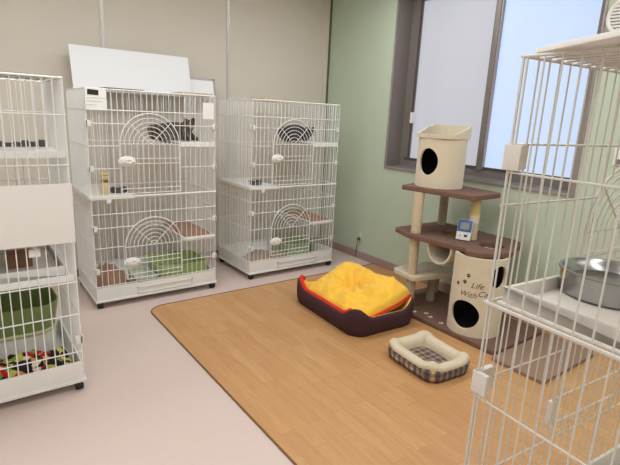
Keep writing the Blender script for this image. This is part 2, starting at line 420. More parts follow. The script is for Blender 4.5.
def make_cage(label, loc, rotz, W=.93, D=.62, H=1.55, wr=.0023, mid=.82, mid_x=(0, .29), rails=(1.415, 1.325, 1.175, 1.02, .70, .60, .455, .285, .17),
              clips=(1.325, 1.02, .60, .285), doors=((.21, .635, .84, 1.19, 1.07), (.215, .635, .20, .445, .33)),
              shelves=((.64, .93, 1.195), (.665, .93, .452)), wm='wire', pm='plastic_white', clip=(.03, .03, .04), mid_tray=0.0, step=.04, latch='oval', shelf_tray=None, side_rails=None, handle=(.31, .78), sstep=.031):
    side_rails = side_rails or rails[::2]
    root = thing('pet_cage', label, 'cage', loc, rotz)
    # --- base tray on casters
    b = MB(); t = .012
    b.box(.003, W - .003, .003, D - .003, .052, .066)
    b.box(-.008, W + .008, -.008, D + .008, .049, .064)
    b.box(0, W, 0, t, .054, .16).box(0, W, D - t, D, .054, .16).box(.0005, t + .0005, t - .001, D - t + .001, .055, .1595).box(W - t - .0005, W - .0005, t - .001, D - t + .001, .055, .1595)
    base = b.build('base_tray', pm, root, bevel=.002)
    h = MB(); x0, x1 = W * handle[0], W * handle[1]
    h.box(x0, x1, -.007, -.001, .118, .125).box(x0, x1, -.007, -.001, .075, .082).box(x0, x0 + .007, -.007, -.001, .075, .125).box(x1 - .007, x1, -.007, -.001, .075, .125)
    h.build('tray_handle', pm, base)
    for cx in (.024, W - .024):
        for cy in (.022, D - .022):
            c = MB().box(cx - .016, cx + .016, cy - .018, cy + .018, .028, .051)
            k = MB().lathe([(.008, -.017), (.0265, -.017), (.027, 0), (.0265, .017), (.008, .017)], n=16)
            RX = Matrix.Translation((cx, cy, .027)) @ Matrix.Rotation(PI / 2, 4, 'Y')
            c.add([RX @ Vector(v) for v in k.v], k.f)
            c.build('caster', 'black', base)
    z0 = .155; y = 0.004
    def inter_door(x):
        for (dx0, dx1, dz0, cz, lz) in doors:
            pass
    # --- front panel
    f = MB(); n = int(W / step)
    xs = [W / 2 + (i - n / 2) * step for i in range(n + 1)]
    xs = [x for x in xs if .012 < x < W - .012]
    for x in xs:
        segs = [[z0, H]]
        for (dx0, dx1, dz0, cz, lz) in doors:
            if dx0 - .004 < x < dx1 + .004:
                r = (dx1 - dx0) / 2; cx = (dx0 + dx1) / 2
                top = cz + math.sqrt(max(0, r * r - (x - cx) ** 2))
                a, bb = None, None
                new = []
                for s0, s1 in segs:
                    if s0 < dz0 < s1: new.append([s0, dz0])
                    if s0 < top < s1: new.append([top, s1])
                    if not (s0 < dz0 < s1 or s0 < top < s1): new.append([s0, s1])
                segs = new
        for s0, s1 in segs:
            if s1 - s0 > .01: f.tube([(x, y, s0), (x, y, s1)], wr, 5)
    for x in (.004, W - .004): f.tube([(x, y, z0 - .01), (x, y, H)], wr * 1.5, 6)
    for z in rails + (H,):
        cuts = [(0, W)]
        for (dx0, dx1, dz0, cz, lz) in doors:
            r = (dx1 - dx0) / 2; cx = (dx0 + dx1) / 2
            if dz0 < z < cz + r:
                hw = r if z < cz else math.sqrt(max(0, r * r - (z - cz) ** 2))
                cuts = [(0, cx - hw), (cx + hw, W)]
        for a, bb in cuts: f.tube([(a, y - wr * 2, z), (bb, y - wr * 2, z)], wr * 1.25, 6)
    # frames of the door openings
    f.build('front_panel', wm, root)
    # --- other panels
    def side(x, nm):
        s = MB(); m_ = int(D / sstep)
        for i in range(m_ + 1):
            yy = D / 2 + (i - m_ / 2) * sstep
            if .012 < yy < D - .012: s.tube([(x, yy, z0), (x, yy, H)], wr * (1.3 if latch == 'oval' else 1), 5)
        for z in side_rails + (H,): s.tube([(x, 0.004, z), (x, D - .004, z)], wr * 1.25, 6)
        s.build(nm, wm, root)
    side(.004, 'side_panel'); side(W - .004, 'side_panel')
    bk = MB(); yb = D - .004
    for x in xs: bk.tube([(x, yb, z0), (x, yb, H)], wr, 5)
    for x in (.004, W - .004): bk.tube([(x, yb, z0 - .01), (x, yb, H)], wr * 1.5, 6)
    for z in rails[::2] + (H,): bk.tube([(.004, yb - .002, z), (W - .004, yb - .002, z)], wr * 1.25, 6)
    bk.build('back_panel', wm, root)
    tp = MB()
    for x in xs: tp.tube([(x, .004, H), (x, yb, H)], wr, 5)
    for yy in (.004, D * .33, D * .66, yb): tp.tube([(.004, yy, H + wr), (W - .004, yy, H + wr)], wr * 1.4, 6)
    for x in (.004, W - .004): tp.tube([(x, .004, H), (x, yb, H)], wr * 1.4, 6)
    tp.build('top_panel', wm, root)
    # --- doors
    for (dx0, dx1, dz0, cz, lz) in doors:
        d = MB(); r = (dx1 - dx0) / 2; cx = (dx0 + dx1) / 2; yd = -.006
        if latch == 'bar' and dz0 < .9:
            d.tube([(dx0, yd, dz0), (dx1, yd, dz0), (dx1, yd, cz), (dx0, yd, cz)], wr * 1.6, 6, closed=True)
            for z in (lz + .052, lz - .052): d.tube([(dx0, yd - wr, z), (dx1, yd - wr, z)], wr * 1.4, 5)
            for x in xs:
                if dx0 + .006 < x < dx1 - .006: d.tube([(x, yd, dz0), (x, yd, cz)], wr, 5)
            door = d.build('cage_door', wm, root)
            MB().box(dx1 - .012, dx1 + .010, yd - .012, yd + .008, lz - .045, lz + .045).build('latch', pm, door, bevel=.004)
            continue
        d.tube([(dx0, yd, dz0), (dx0, yd, cz)] + arc(cx, cz, r, PI, 0, 24, yd)[1:] + [(dx1, yd, dz0)], wr * 1.6, 6)
        d.tube([(dx0, yd, dz0), (dx1, yd, dz0)], wr * 1.3, 6)
        nr = 6
        for k in range(1, nr + 1):
            rr = r * (1 - k / (nr + 1.0)); d.tube(arc(cx, cz, rr, PI, 0, 20, yd), wr * 1.1, 5)
        for a in (PI / 4, 3 * PI / 4): d.tube([(cx, yd, cz), (cx + r * math.cos(a), yd, cz + r * math.sin(a))], wr * 1.1, 5)
        for z in (cz, lz + .018, lz - .018, dz0 + .035): d.tube([(dx0, yd - wr, z), (dx1, yd - wr, z)], wr * 1.2, 5)
        for x in xs:
            if dx0 + .006 < x < dx1 - .006: d.tube([(x, yd, dz0), (x, yd, cz)], wr, 5)
        door = d.build('cage_door', wm, root)
        if latch == 'oval':
            lx = dx0 + .038
            l = MB().ell((lx, yd - .012, lz), (.062, .012, .037), 28, 12)
            for (ox, oz, sx, sz) in ((-.024, .002, .016, .018), (.008, .011, .018, .010), (.014, -.011, .016, .011), (-.004, -.006, .008, .016), (.036, 0, .010, .012)):
                l.ell((lx + ox, yd - .023, lz + oz), (sx, .005, sz), 12, 8)
            l.build('latch', pm, door)
        else:
            l = MB().box(dx0 - .012, dx0 + .016, yd - .016, yd + .008, lz - .05, lz + .04)
            l.build('latch', pm, door, bevel=.004)
    # --- middle frame, floor, shelves
    fr_ = MB()
    fr_.tube([(0, -.004, mid), (W, -.004, mid), (W, D, mid), (0, D, mid)], .006, 6, closed=True)
    fr_.build('middle_frame', wm, root)
    m0, m1 = mid_x
    mf = MB()
    if not mid_tray:
        mf.box(m0 + .002, m1, .002, D - .01, mid - .012, mid + .004)
        mf.box(m0 - .004, m1, -.012, 0, mid - .014, mid + .010).box(m0 - .012, m0, -.008, D - .006, mid - .014, mid + .010)
        mf.box(m0 + .1, m0 + .13, -.014, -.002, mid - .04, mid - .012)
        mf.build('middle_floor', pm, root, bevel=.002)
    else:
        o = -.028
        a0, a1 = m0 - .0, m1 + o; b0, b1 = -o, D * .98
        mid = mid - .004; hz = mid + mid_tray; tt = .014
        mf.box(a0, a1, b0, b1, mid, mid + .02)
        mf.box(a0, a1, b0, b0 + tt, mid, hz).box(a0, a1, b1 - tt, b1, mid, hz).box(a0, a0 + tt, b0, b1, mid, hz).box(a1 - tt, a1, b0, b1, mid, hz)
        tr_ = mf.build('shelf_tray', pm, root, bevel=.005)
        MB().tube([(a0, b0 - .006, mid + .008), (a1 + .006, b0 - .006, mid + .008), (a1 + .006, b1, mid + .008)], .007, 8).build('tray_lip', pm, tr_)
        MB().prism([(x + (a0 + a1) / 2 , yy + (b0 + b1) / 2 ) for x, yy in rrect((a1 - a0) / 2 - .05, (b1 - b0) / 2 - .04, .03)], mid + .02, mid + .027).build('tray_liner', 'plastic_cream', tr_)
    for (sx0, sx1, sz) in shelves:
        s_ = MB().prism(round_poly([(sx0, .012), (sx1 - .008, .012), (sx1 - .008, D - .02), (sx0, D - .02)], .03), sz - .010, sz)
        s_.box(sx0 + .01, sx1 - .008, .006, .016, sz - .018, sz + .014)
        s_.box(sx0 + .0, sx0 + .012, .02, D - .04, sz - .018, sz + .014)
        s_.build('shelf', pm, root, bevel=.002)
    cw, cd, chh = clip
    for z in clips:
        for x, sgn in ((0, 1), (W, -1)):
            c = MB(); xa, xb = sorted((x - sgn * .004, x + sgn * cw))
            c.box(xa, xb, -.008, .004 + wr * 2, z - chh / 2, z + chh / 2)
            xa, xb = sorted((x - sgn * .006, x + sgn * .008))
            c.box(xa, xb, -.008, cd, z - chh / 2, z + chh / 2)
            c.build('corner_clip', pm, root, bevel=.003)
    return root

C1 = (-2.624, 3.469, 0); C2 = (-1.354, 3.502, 0); C3 = (-3.849, 2.441, 0)
make_cage('white two-storey wire pet cage with a large white board standing on top', C1, 0)
make_cage('white two-storey wire pet cage nearest the corner, beside the green wall', C2, 0)
make_cage('white two-storey wire pet cage cut off by the left edge, cream panel across its front', C3, 0, mid_x=(0, .93), mid=.82,
          shelves=((.30, .93, 1.215), (.30, .925, .615)), wr=.0027, handle=(.2, .6), doors=((.12, .545, .84, 1.19, 1.07), (.12, .545, .20, .445, .33)), rails=(1.39, 1.165, 1.02, .592, .423, .22), clips=(1.02, .285))
# foreground cage: its door side faces away from the camera
TH = math.radians(-5.5)
exv = Vector((math.cos(TH), math.sin(TH), 0)); eyv = Vector((-math.sin(TH), math.cos(TH), 0))
W4, D4 = 1.12, .66
corner = Vector((-2.206, .684, 0))
org = corner + exv * W4
cage4 = make_cage('tall cream wire pet cage in the right foreground with a steel bowl on its tray', org, TH + PI, W=W4, D=D4, H=1.60, wr=.0024,
          mid=.962, mid_x=(W4 - .62, W4), rails=(1.39, 1.232, .72, .375), side_rails=(1.32, .678), sstep=.045, clips=(1.358, .724), clip=(.07, .04, .064),
          doors=((W4 - .855, W4 - .43, 1.0, 1.12, 1.03), (W4 - .86, W4 - .437, .40, .90, .478)), shelves=(), wm='wire_cream', pm='plastic_cream', mid_tray=.058, latch='bar', step=.045)
L4 = Matrix.Translation(org) @ Matrix.Rotation(TH + PI, 4, 'Z')
def w4(u, v, z): return corner + exv * u + eyv * v + Vector((0, 0, z))   # u right, v away from the camera

# ------------------------------------------------------------------ things in and on the cages
def bowl(name, label, loc, r, h, mt='steel', group=None, rim=.008):
    t = thing(name, label, 'bowl', loc, 0, group)
    MB().lathe([(.001, 0), (r * .92, 0), (r * .95, .004), (r * .97, h * .6), (r * .98, h - .004), (r, h), (r + rim * .3, h - .002), (r + rim * .3, h + .003), (r - .006, h + .003), (r - .012, h * .85), (r * .80, h * .60), (r * .78, h * .35), (r * .7, .012), (.001, .010)], n=48, caps=False).build('bowl_shell', mt, t)
    return t
bw = bowl('food_bowl', 'large stainless steel bowl on the foreground cage tray', w4(.318, -.15, .989), .130, .066)
MB().lathe([(.001, .040), (.099, .040)], n=40, caps=False).build('water', 'steel', bw)
cb = MB().prism([tuple(v) for v in ((.022, -.02), (1.0, -.02), (1.0, -.60), (-.22, -.60))], 0, .012)
fb = tag(cb.build('cardboard_sheet', 'panel_cream', bevel=.001), 'pale flat board lying on top of the foreground cage', 'board')
fb.location = corner + Vector((0, 0, 1.608)); fb.rotation_euler = (0, 0, TH)
# plate/cloth heap in the lower right of foreground cage
def heap(name, label, cat, loc, a, b, h, m, rough=.3, seed=0, rotz=0, group=None, n=34):
    def fn(u, v):
        ang = 2 * PI * u; rr = 1 - v
        k = 1 + .10 * noise.noise(Vector((math.cos(ang) * 1.3 + seed, math.sin(ang) * 1.3, 3.1)))
        x, y = a * rr * k * math.cos(ang), b * rr * k * math.sin(ang)
        prof = (1 - rr ** 4) ** .8
        z = h * prof * (1 + rough * noise.noise(Vector((x * 14 + seed, y * 14, seed * 1.7))) + rough * .6 * noise.noise(Vector((x * 34, y * 34 + seed, 1))))
        return (x, y, max(0, z))
    o = MB().grid(fn, n, 18, closed_u=True)
    o.add([o.v[i] for i in range(n)], [tuple(range(n - 1, -1, -1))])
    o = o.build(name, m, smooth=80); o.location = loc; o.rotation_euler = (0, 0, rotz)
    return tag(o, label, cat, group)
heap('towel', 'crumpled pale towel on the bottom tray of the foreground cage', 'towel', w4(.80, -.17, .0665), .20, .14, .10, 'liner_white', .5, 4)

# --- cage beside the board (C1)
def rel(C, x, y, z): return (C[0] + x, C[1] + y, z)
b1 = MB().box(-.467, .467, -.006, .006, 0, .332); bo = tag(b1.build('white_board', 'board', bevel=.001), 'large white board standing on top of the middle cage against the wall', 'board')
bo.location = (-2.11, 4.05, 1.556); bo.rotation_euler = (-.25, 0, 0)
fp = thing('framed_panel', 'small white panel with grey frame behind the large white board', 'panel', (-1.55, 4.10, 1.556)); fp.rotation_euler = (-.2, 0, 0)
MB().box(-.14, .14, -.004, .004, 0, .15).build('panel_sheet', 'board', fp)
g = MB().box(-.16, .16, -.007, .007, .15, .168).box(.14, .16, -.007, .007, 0, .168); g.build('panel_frame', 'frame_edge', fp)
def sheet(name, label, cat, loc, a, b, m, rotz=0, t=.006, group=None):
    o = tag(MB().box(-a, a, -b, b, 0, t).build(name, m), label, cat, group); o.location = loc; o.rotation_euler = (0, 0, rotz); return o
sheet('cardboard_sheet', 'dark-edged flat card on the front left of the middle cage top', 'card', rel(C1, .26, .10, 1.556), .13, .09, 'card_dark', .1)
sheet('cardboard_sheet', 'tan flat card on the right end of the middle cage top', 'card', rel(C1, .80, .16, 1.556), .12, .14, 'card', -.05, .012)
sheet('cardboard_sheet', 'yellowish flat card on top of the cage nearest the corner', 'card', rel(C2, .26, .16, 1.556), .14, .10, 'yellowish', .15, .012)
sheet('cardboard_sheet', 'thin dark sheet on top of the left-edge cage', 'card', rel(C3, .72, .25, 1.5565), .2, .2, 'card_dark', 0, .004)
nt_ = thing('notice_card', 'white notice card with dark mark at the top left of the middle cage front', 'card', rel(C1, .068, -.0095, 1.412))
MB().box(-.066, .066, -.004, 0, -.0, .135).build('paper', 'paper', nt_)
MB().box(-.058, .01, -.006, -.004, .095, .128, Matrix.Rotation(.06, 4, 'Y')).build('dark_mark', 'black', nt_)
ln = MB()
for k, (wx, zz) in enumerate(((.12, .075), (.10, .055), (.06, .03))): ln.box(-.06, -.06 + wx, -.0055, -.004, zz, zz + .003)
ln.build('print_line', 'vent_grey', nt_)
n2 = tag(MB().box(-.045, .045, -.003, 0, -.06, .06).build('notice_card', 'paper'), 'plain white card hung at the upper right of the middle cage front', 'card')
n2.location = rel(C1, .865, -.0095, 1.44)

def cat_mesh(name, label, loc, rotz, chain, radii, extra, m):
    """body: skin chain of (x,y,z); extra: list of (parent index, point, radius)"""
    vs = list(chain); rs = list(radii); es = [(i, i + 1) for i in range(len(chain) - 1)]
    for pi, pts in extra:
        prev = pi
        for (q, r) in pts:
            vs.append(q); rs.append(r); es.append((prev, len(vs) - 1)); prev = len(vs) - 1
    me = bpy.data.meshes.new(name); me.from_pydata(vs, es, [])
    o = bpy.data.objects.new(name, me); COL.objects.link(o)
    mod = o.modifiers.new('skin', 'SKIN'); mod.use_smooth_shade = True
    for i, sv in enumerate(me.skin_vertices[0].data):
        r_ = rs[i]; sv.radius = r_ if isinstance(r_, tuple) else (r_, r_)
        sv.use_root = (i == 1)
    s = o.modifiers.new('sub', 'SUBSURF'); s.levels = 2; s.render_levels = 2
    nm = evaluated(o); nm.name = name
    o.modifiers.clear(); old = o.data; o.data = nm; bpy.data.meshes.remove(old)
    nm.materials.clear(); nm.materials.append(M[m])
    nm.polygons.foreach_set('use_smooth', [True] * len(nm.polygons))
    o.location = loc; o.rotation_euler = (0, 0, rotz)
    return tag(o, label, 'cat')

def cat_face(o, hc, hr, yawdir):
    """eyes, muzzle and nose as parts; hc head centre, looking along -y turned by yawdir"""
    Rz = Matrix.Rotation(yawdir, 4, 'Z'); T = Matrix.Translation(hc)
    def put(mb, nm, m): mb.v = [tuple(T @ (Rz @ Vector(v))) for v in mb.v]; return mb.build(nm, m, o)
    for s in (-1, 1):
        e = put(MB().ell((s * hr * .42, -hr * .84, hr * .15), (hr * .20, hr * .12, hr * .18), 12, 8), 'eye', 'eye')
        put(MB().ell((s * hr * .42, -hr * .945, hr * .15), (hr * .07, hr * .03, hr * .15), 8, 6), 'pupil', 'pupil').parent = e
    put(MB().ell((-hr * .16, -hr * .92, -hr * .32), (hr * .26, hr * .24, hr * .2), 12, 8).ell((hr * .16, -hr * .92, -hr * .32), (hr * .26, hr * .24, hr * .2), 12, 8), 'muzzle', 'muzzle')
    put(MB().ell((0, -hr * 1.12, -hr * .17), (hr * .10, hr * .07, hr * .07), 8, 6), 'nose', 'nose')

hs = 1.1955 + .0
# tabby lying on the upper shelf, rump left, head right and turned to the room
ch = [(-.21, .03, .070), (-.13, .035, .082), (-.04, .03, .080), (.03, .0, .085), (.065, -.045, .125)]
rd = [.058, .086, .080, .064, .050]
ears = [(4, [((.035, -.040, .160), .022), ((.026, -.040, .188), .006)]), (4, [((.095, -.040, .160), .022), ((.104, -.040, .188), .006)])]
legs = [(3, [((.03, -.08, .030), .024), ((.03, -.14, .022), .018)]), (3, [((.09, -.06, .030), .024), ((.10, -.12, .022), .018)]),
        (1, [((-.12, -.05, .035), .034), ((-.07, -.11, .022), .018)]), (0, [((-.24, -.02, .03), .020), ((-.20, -.09, .02), .014), ((-.12, -.12, .018), .011)])]
cat1 = cat_mesh('cat', 'grey tabby cat on the upper shelf of the middle cage looking out', (-1.865, 3.77, hs), 0, ch, rd, ears + legs, 'tabby')
cat_face(cat1, (.065, -.045, .130), .052, .0)
# dark cat curled on the upper shelf of the corner cage
ch = [(-.11, .05, .075), (-.05, .07, .092), (.03, .06, .095), (.10, .03, .085), (.13, -.04, .085)]
rd = [.070, .085, .085, .070, .048]
ears = [(4, [((.105, -.055, .122), .018), ((.100, -.060, .146), .006)]), (4, [((.158, -.045, .122), .018), ((.164, -.045, .146), .006)])]
legs = [(3, [((.08, -.06, .035), .026), ((.02, -.09, .025), .018)]), (1, [((-.08, -.04, .04), .042), ((-.02, -.08, .025), .020)]),
        (0, [((-.16, -.01, .035), .024), ((-.12, -.09, .025), .016), ((-.04, -.12, .02), .012)])]
cat2 = cat_mesh('cat', 'dark grey cat curled on the upper shelf of the corner cage', (-.70, 3.80, hs), 0, ch, rd, ears + legs, 'darkcat')
cat_face(cat2, (.13, -.04, .090), .048, .35)

def tub(name, label, cat, loc, a, b, h, m, mrim, rotz=0, fill=None, flare=1.12):
    t = thing(name, label, cat, loc, rotz)
    s = MB(); P = rrect(a, b, min(a, b) * .3, 6); Q = [(x * flare, y * flare) for x, y in P]; n = len(P)
    I = [(x * .96, y * .96) for x, y in P]; J = [(x * .97, y * .97) for x, y in Q]
    vs = [(x, y, 0) for x, y in P] + [(x, y, h) for x, y in Q] + [(x, y, h) for x, y in J] + [(x, y, .006) for x, y in I]
    fs = [tuple(range(n - 1, -1, -1)), tuple(range(3 * n, 4 * n))]
    for k in range(3): fs += [(k * n + i, k * n + (i + 1) % n, (k + 1) * n + (i + 1) % n, (k + 1) * n + i) for i in range(n)]
    s.add(vs, fs).build('pan', m, t)
    MB().tube([(x * .985, y * .985, h) for x, y in Q], .007, 6, closed=True).build('rim', mrim, t)
    if fill:
        k = 1 + (flare - 1) * .35
        MB().prism([(x * .955 * k, y * .955 * k) for x, y in P], .008, h * .35).build('filling', fill, t)
    return t
FZ = .0665
def shelf_mat(label, loc, seed):
    def fn(u, v):
        x, y = u * 2 - 1, v * 2 - 1; e = max(0, 1 - abs(x) ** 8) * max(0, 1 - abs(y) ** 8)
        return (.112 * x, .27 * y, .026 * e ** .3 * (1 + .35 * noise.noise(Vector((x * 3 + seed, y * 7, 2)))))
    m_ = MB().grid(fn, 24, 40); m_.add([(-.112, -.27, 0), (.112, -.27, 0), (.112, .27, 0), (-.112, .27, 0)], [(3, 2, 1, 0)])
    o = m_.build('shelf_mat', 'brown_cloth', smooth=80); o.location = loc
    return tag(o, label, 'mat')
def figure(loc):
    t = thing('figurine', 'small beige banded figure on the middle floor of the middle cage', 'figurine', loc)
    MB().lathe([(.001, 0), (.030, 0), (.033, .02), (.032, .07), (.024, .085), (.001, .085)], n=20, caps=False).build('body', 'toy_beige', t)
    MB().lathe([(.001, .084), (.025, .084), (.025, .096), (.001, .096)], n=20, caps=False).build('neck_band', 'toy_brown', t)
    MB().ell((0, 0, .122), (.033, .033, .028), 18, 10).build('head', 'toy_beige', t)
    MB().lathe([(.001, .143), (.034, .143), (.030, .150), (.024, .152), (.022, .166), (.001, .168)], n=20, caps=False).build('hat', 'toy_beige', t)
figure((-2.495, 3.60, .8245))
bowl('water_bowl', 'small steel bowl beside the beige figure in the middle cage', (-2.39, 3.65, .8245), .062, .03, 'steel_dark')
bowl('water_bowl', 'small steel bowl on the middle floor of the corner cage', (-1.21, 3.68, .8245), .058, .03, 'steel_dark')
tub('litter_tray', 'light green litter tray on the floor of the middle cage', 'litter tray', (-1.925, 3.74, FZ), .19, .17, .15, 'green_plastic', 'green_plastic', 0, 'litter')
heap('fleece_bedding', 'brown fleece bedding heaped at the left of the middle cage floor', 'bedding', (-2.455, 3.74, FZ), .13, .18, .16, 'brown_cloth', .45, 2)
tub('food_tray', 'pale mint tray between bedding and green tray in the middle cage', 'tray', (-2.235, 3.68, FZ), .07, .12, .09, 'pale_mint', 'pale_mint')
shelf_mat('brown fleece mat on the lower shelf of the middle cage', (C1[0] + .802, C1[1] + .30, .4525), 9)
heap('toy_ball', 'dull red ball hanging near the tabby cat', 'toy', (-1.87, 3.85, 1.43), .022, .022, .03, 'toy_red', .1, 3) if False else None
heap('cushion', 'flat greyish brown cushion on the corner cage floor', 'cushion', (-1.075, 3.73, FZ), .245, .20, .085, 'grey_cloth', .3, 5)
tub('litter_tray', 'green litter tray at the back right of the corner cage', 'litter tray', (-.645, 3.90, FZ), .14, .15, .12, 'green_dull', 'green_dull', 0, 'litter')
shelf_mat('brown fleece mat on the lower shelf of the corner cage', (C2[0] + .802, C2[1] + .30, .4525), 11)

# --- left-edge cage (C3)
cp = tag(MB().box(-.62, .0, -.006, 0, .80, 1.082).build('cover_panel', 'panel_cream', bevel=.0015), 'cream cover panel hung across the left-edge cage front', 'panel')
cp.location = (-2.918, 2.441 - .020, 0)
for k in range(6):
    q = tag(MB().box(-.012 - .003 * (k % 2), .013, -.03, .03, 0, (.026, .018, .022, .030, .024, .034)[k]).build('black_block', 'joint_black', bevel=.004),
            'small black block in the row on the upper shelf of the left-edge cage', 'block', 'black blocks on the upper shelf')
    q.location = (-3.155 + k * .0385, 2.90, 1.2155); q.rotation_euler = (0, 0, random.uniform(-.25, .25))
stt = thing('pad_tray', 'white tray lying on the lower shelf of the left-edge cage', 'tray', (-3.17, 2.73, .6155))
s = MB().box(-.22, .22, -.24, .27, 0, .006); s.box(-.22, .22, -.24, -.225, 0, .05).box(-.22, .22, .255, .27, 0, .05).box(.205, .22, -.24, .27, 0, .05).box(-.22, -.205, -.24, .27, 0, .05)
s.build('tray_body', 'plastic_white', stt, bevel=.003)
MB().box(-.20, .20, -.22, .25, .007, .014).build('white_pad', 'liner_white', stt)
tag(MB().box(-.055, .055, -.05, .05, 0, .07).build('small_box', 'wood_box', bevel=.003), 'small brown box on the white tray of the left-edge cage', 'box').location = (-3.135, 2.72, .6300)
lb = tub('litter_tray', 'deep olive green and white litter pan in the left-edge cage', 'litter tray', (-3.225, 2.86, FZ), .22, .145, .17, 'plastic_white', 'green_rim', 0, 'litter', 1.06)
P = rrect(.237, .158, .10, 8); Q = [(x * 1.10, y * 1.10) for x, y in P]; n_ = len(P)
vs = [(x, y, .185) for x, y in P] + [(x, y, .335) for x, y in Q] + [(x * .975, y * .975, .335) for x, y in Q] + [(x * .975, y * .975, .185) for x, y in P]
MB().add(vs, [(k * n_ + i, k * n_ + (i + 1) % n_, ((k + 1) % 4) * n_ + (i + 1) % n_, ((k + 1) % 4) * n_ + i) for k in range(4) for i in range(n_)]).build('splash_guard', 'green_olive', lb)
MB().tube([(x * 1.01, y * 1.01, .185) for x, y in P], .008, 6, closed=True).build('guard_rim', 'green_rim', lb)
def blk(u, v):
    x, y = u * 2 - 1, v * 2 - 1; e = max(0, 1 - abs(x) ** 6) * max(0, 1 - abs(y) ** 6)
    return (.37 * x, .112 * y, e ** .35 * (.115 + .04 * noise.noise(Vector((x * 5, y * 2, 3))) + .022 * noise.noise(Vector((x * 13, y * 6, 8)))))
bk_ = MB().grid(blk, 90, 34); bk_.add([(-.37, -.108, 0), (.37, -.108, 0), (.37, .108, 0), (-.37, .108, 0)], [(3, 2, 1, 0)])
bl_ = tag(bk_.build('blanket', 'blanket', smooth=80), 'red, black and yellow patterned blanket on the left-edge cage floor', 'blanket'); bl_.location = (-3.32, 2.572, FZ)
tg = thing('hook_tag', 'white hook tag hanging inside the left-edge cage below the cream panel', 'tag', (-3.09, 2.455, .765))
MB().box(-.024, .024, -.006, .004, -.026, .010).build('tag_plate', 'plastic_white', tg, bevel=.003)
MB().tube([(0, 0, .012), (0, -.004, .03), (0, .004, .045), (0, .012, .036)], .003).build('hook', 'plastic_white', tg)

# ------------------------------------------------------------------ cat tree
TO = (-.42, 1.95, .0045)
tree = thing('cat_tree', 'tall beige and brown carpeted cat tree with sisal posts under the window', 'cat tree', TO)
def tb(mb, name, m, par=None, **k): return mb.build(name, m, par or tree, off=TO, **k)
ZB = .036
bp = tb(MB().prism(round_poly([(-.71, 1.485), (-.10, 1.485), (-.10, 2.52), (-.71, 2.52)], .05), .0045, ZB), 'base_board', 'plush_brown', bevel=.006)
def paw_shapes(c, s, ang, m2):
    mb = MB()
    for (x, y, a, b) in ((0, -.2, .55, .42), (-.62, .35, .2, .27), (-.22, .68, .2, .28), (.22, .68, .2, .28), (.62, .35, .2, .27)):
        mb.v, mb.f  # keep
        n = 14; vs = []
        for k in range(n): vs.append((x + a * math.cos(2 * PI * k / n), y + b * math.sin(2 * PI * k / n)))
        ca, sa = math.cos(ang), math.sin(ang)
        vs = [(vx * ca - vy * sa, vx * sa + vy * ca) for vx, vy in vs]
        mb.add([m2(vx * s, vy * s, h) for h in (0, .0015) for vx, vy in vs],
               [tuple(range(n - 1, -1, -1)), tuple(range(n, 2 * n))] + [(i, (i + 1) % n, n + (i + 1) % n, n + i) for i in range(n)])
    return mb
for (px, py, a) in ((-.655, 2.20, 1.2), (-.625, 2.07, 1.6), (-.645, 1.955, 1.3), (-.60, 2.13, 1.0)):
    tb(paw_shapes((px, py), .022, a, lambda x, y, h, px=px, py=py: (px + x, py + y, ZB - .0003 + h)), 'paw_print', 'print_white', bp)

def hollow_cyl(name, c, ri, ro, z0, z1, m, holes, n=64, flat_top=True):
    """wall with real openings: cutters are cylinders along a horizontal direction"""
    o = tb(MB().lathe([(ro, z0), (ro, z1), (ri, z1), (ri, z0), (ro, z0)], (c[0], c[1], 0), n, caps=False), name, m)
    cut = MB()
    for (ang, hz, hr_, vr_) in holes:
        d = Vector((math.cos(ang), math.sin(ang), 0)); q = Vector((-d.y, d.x, 0))
        vs = []; k = 28
        for t in (ro * .35, ro * 1.4):
            for i in range(k):
                a = 2 * PI * i / k
                vs.append(Vector((c[0], c[1], hz)) + d * t + q * hr_ * math.cos(a) + Vector((0, 0, vr_ * math.sin(a))))
        cut.add(vs, [tuple(range(k - 1, -1, -1)), tuple(range(k, 2 * k))] + [(i, (i + 1) % k, k + (i + 1) % k, k + i) for i in range(k)])
    co = cut.build('cutter', 'ink'); co.location = (-TO[0], -TO[1], -TO[2])
    co.location = Vector(co.location)
    for v in co.data.vertices: v.co = v.co
    co.parent = None
    md = o.modifiers.new('b', 'BOOLEAN'); md.operation = 'DIFFERENCE'; md.solver = 'EXACT'; md.object = co
    # cutter verts are world coordinates; the wall is stored relative to TO under the root
    co.location = (0, 0, 0)
    bpy.context.view_layer.update()
    nm = evaluated(o); nm.name = name; o.modifiers.clear(); o.data = nm
    nm.materials.clear(); nm.materials.append(M[m])
    nm.materials.append(M['plush_inner_shade'])  # painted shade for the inner wall faces
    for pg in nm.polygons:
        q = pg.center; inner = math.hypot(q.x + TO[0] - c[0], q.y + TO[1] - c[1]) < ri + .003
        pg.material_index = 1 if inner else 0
    nm.set_sharp_from_angle(angle=math.radians(40))
    me2 = co.data; bpy.data.objects.remove(co); bpy.data.meshes.remove(me2)
    return o
